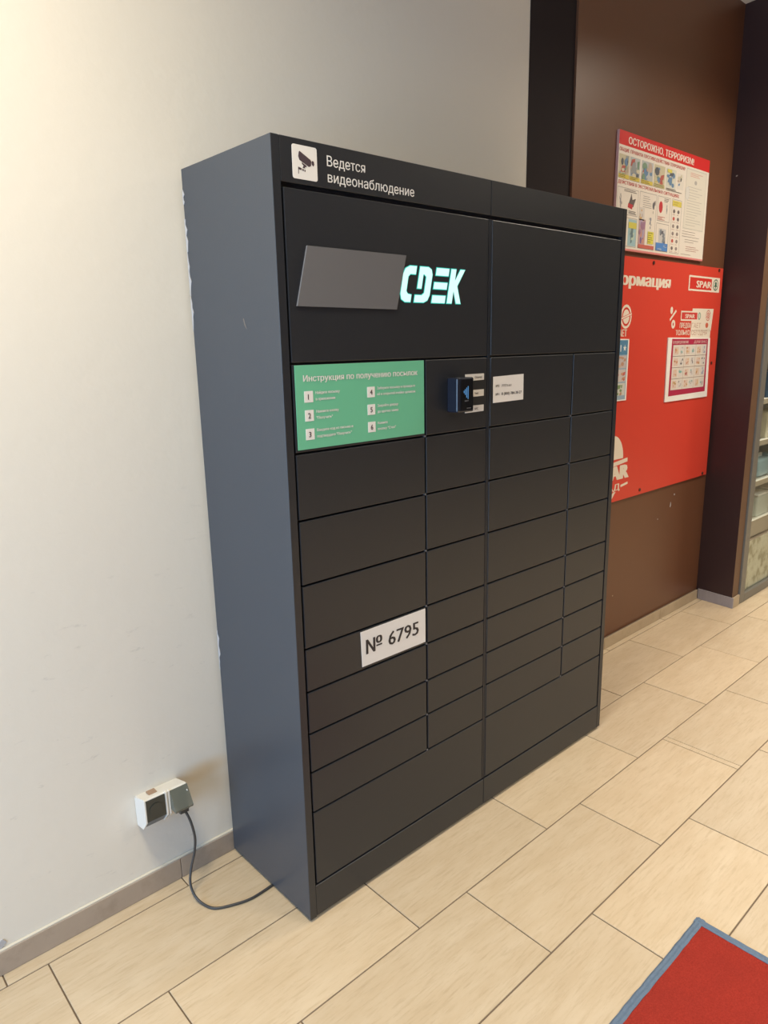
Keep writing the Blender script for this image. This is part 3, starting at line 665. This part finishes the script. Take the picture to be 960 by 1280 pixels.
# ---------------------------------------------------------------- door mat
dm = thing('door_mat', (.18, -1.55, 0), 'red carpet door mat with a blue-grey bound edge', 'mat')
obj('pile', B(-.40, .760, -1.98, -1.1535, .0005, .0075, bev=.002), M['carpet'], dm)
def strip(p0, p1, inn, n):
    bm = bmesh.new(); p0 = Vector(p0); p1 = Vector(p1); inn = Vector(inn); rings = []
    for i in range(n + 1):
        c = p0.lerp(p1, i / n); w = random.uniform(-.0009, .0009) if 0 < i < n else 0; o_ = c - inn * w; rg = []
        for a, z in ((0, .0005), (.001, .0065), (.006, .0098), (.011, .0080), (.016, .0096), (.023, .0078), (.023, .0005)): rg.append(bm.verts.new((o_.x + inn.x * a, o_.y + inn.y * a, z)))
        rings.append(rg)
    for i in range(n):
        for j in range(6): bm.faces.new((rings[i][j], rings[i][j + 1], rings[i + 1][j + 1], rings[i + 1][j]))
    bm.faces.new(rings[0]); bm.faces.new(rings[-1]); bmesh.ops.recalc_face_normals(bm, faces=bm.faces); return bm
for a, b, i_ in (((-.42, -1.132), (.782, -1.132), (0, -1)), ((.782, -1.132), (.782, -2.0), (-1, 0)), ((.782, -2.0), (-.42, -2.0), (0, 1)), ((-.42, -2.0), (-.42, -1.132), (1, 0))):
    obj('edge_binding', strip(a, b, i_, 46), M['binding'], dm, smooth=False)

# ---------------------------------------------------------------- glazed shopfront and display behind it
wn = obj('window_1', B(3.3135, 3.3215, -.222, -.190, 0.001, 2.75), M['gasket'], kind='structure', label='glazed shopfront with grey metal frame')
bm = bmesh.new(); box(bm, 3.3225, 3.388, -.235, -.190, .001, 2.75, bev=.002); obj('window_stile', bm, M['alu'], wn)
bm = bmesh.new(); box(bm, 3.388, 7.9, -.235, -.190, .001, .052, bev=.002); obj('bottom_rail', bm, M['alu'], wn)
bm = bmesh.new(); box(bm, 3.388, 7.9, -.235, -.190, 2.69, 2.75, bev=.002); obj('top_rail', bm, M['alu'], wn)
obj('window_stile', B(5.30, 5.36, -.235, -.190, .052, 2.69, bev=.002), M['alu'], wn)
obj('pane', B(3.388, 5.30, -.216, -.210, .052, 2.69), M['glass'], wn); obj('pane', B(5.36, 7.9, -.216, -.210, .052, 2.69), M['glass'], wn)
obj('privacy_film', B(3.389, 5.299, -.2098, -.2090, .053, .36), M['film'], wn, label='pale leaf-patterned film on the foot of the glass')
obj('wall_lintel', B(3.313, 8.0, -.235, -.12, 2.75, CZ), M['brown'], kind='structure')
sh = thing('display_shelf', (5.2, .48, 0), 'pale retail shelf unit behind the shopfront glass', 'shelf')
obj('back_panel', B(3.90, 7.5, .70, .72, .0, 2.0), M['shelf'], sh)
for x in (3.90, 7.48): obj('upright', B(x, x + .02, .30, .70, 0, 2.0), M['shelf'], sh)
SZ = (.14, .46, .78, 1.10, 1.42)
for z in SZ:
    obj('shelf_board', B(3.92, 7.48, .30, .70, z - .03, z), M['shelf'], sh)
    obj('price_rail', B(3.92, 7.48, .290, .2995, z - (.12 if z == .14 else .035), z + .004), M['shelfrail'], sh)
obj('plinth', B(3.92, 7.48, .31, .70, 0, .105), M['shelf'], sh)
kinds = [('food_tub', 'ctn', .24, .17, 'tub'), ('paper_bag', 'bluebag', .26, .15, 'bag'), ('carton', 'cream', .20, .20, 'carton'), ('packet', 'deepblue', .20, .20, 'packet')]
LB = ['pale lidded tubs in a row on the lowest shelf behind the glass', 'pale blue bags on the second shelf behind the glass', 'cream cartons on the third shelf behind the glass', 'dark blue packets on the fourth shelf behind the glass', 'mossy green packets on the top shelf behind the glass']
LB1 = ['pale lidded tub on the lowest shelf behind the glass', 'pale blue bag on the second lowest shelf behind the glass', 'cream carton on the middle shelf behind the glass', 'dark blue packet on the second highest shelf behind the glass', 'mossy green packet on the top shelf behind the glass']
OR = ['nearest the pillar', 'second from the pillar', 'third from the pillar', 'fourth from the pillar', 'fifth from the pillar', 'sixth from the pillar', 'seventh from the pillar']
for i, z in enumerate(SZ):
    nm, mk, w, h, cat = (kinds + [('packet', 'greenp', .22, .18, 'packet')])[i]
    first = None
    for j in range(7):
        x = 4.06 + j * .37 + random.uniform(-.008, .008)
        if first is None:
            t = thing(nm, (x, .42, z + .0005), LB1[i] + ', ' + OR[j], cat, LB[i]); first = t
            if cat == 'tub':
                obj('tub_body', B(x - w / 2, x + w / 2, .33, .51, z + .0005, z + h, bev=.012, seg=2), M[mk], t); obj('lid', B(x - w / 2 - .004, x + w / 2 + .004, .326, .514, z + h, z + h + .012, bev=.003), M['white'], t)
            elif cat == 'bag':
                bm = B(x - w / 2, x + w / 2, .34, .50, z + .0005, z + h, bev=.03, seg=3)
                for v in bm.verts: v.co += Vector((random.uniform(-.006, .006), random.uniform(-.006, .006), 0)) if v.co.z > z + .01 else Vector()
                obj('bag_body', bm, M[mk], t, smooth=True); obj('seal', B(x - w / 2 + .02, x + w / 2 - .02, .415, .425, z + h - .002, z + h + .03), M['white'], t)
            else:
                obj('packet_body', B(x - w / 2, x + w / 2, .33, .51, z + .0005, z + h, bev=.004), M[mk], t); obj('front_label', B(x - w / 2 + .02, x + w / 2 - .02, .3285, .330, z + .04, z + h - .05), M['white'], t)
        else:
            c = first.copy(); COL.objects.link(c); c.location = (x, .42, z + .0005); c['label'] = LB1[i] + ', ' + OR[j]
            for ch in first.children: d = ch.copy(); COL.objects.link(d); d.parent = c
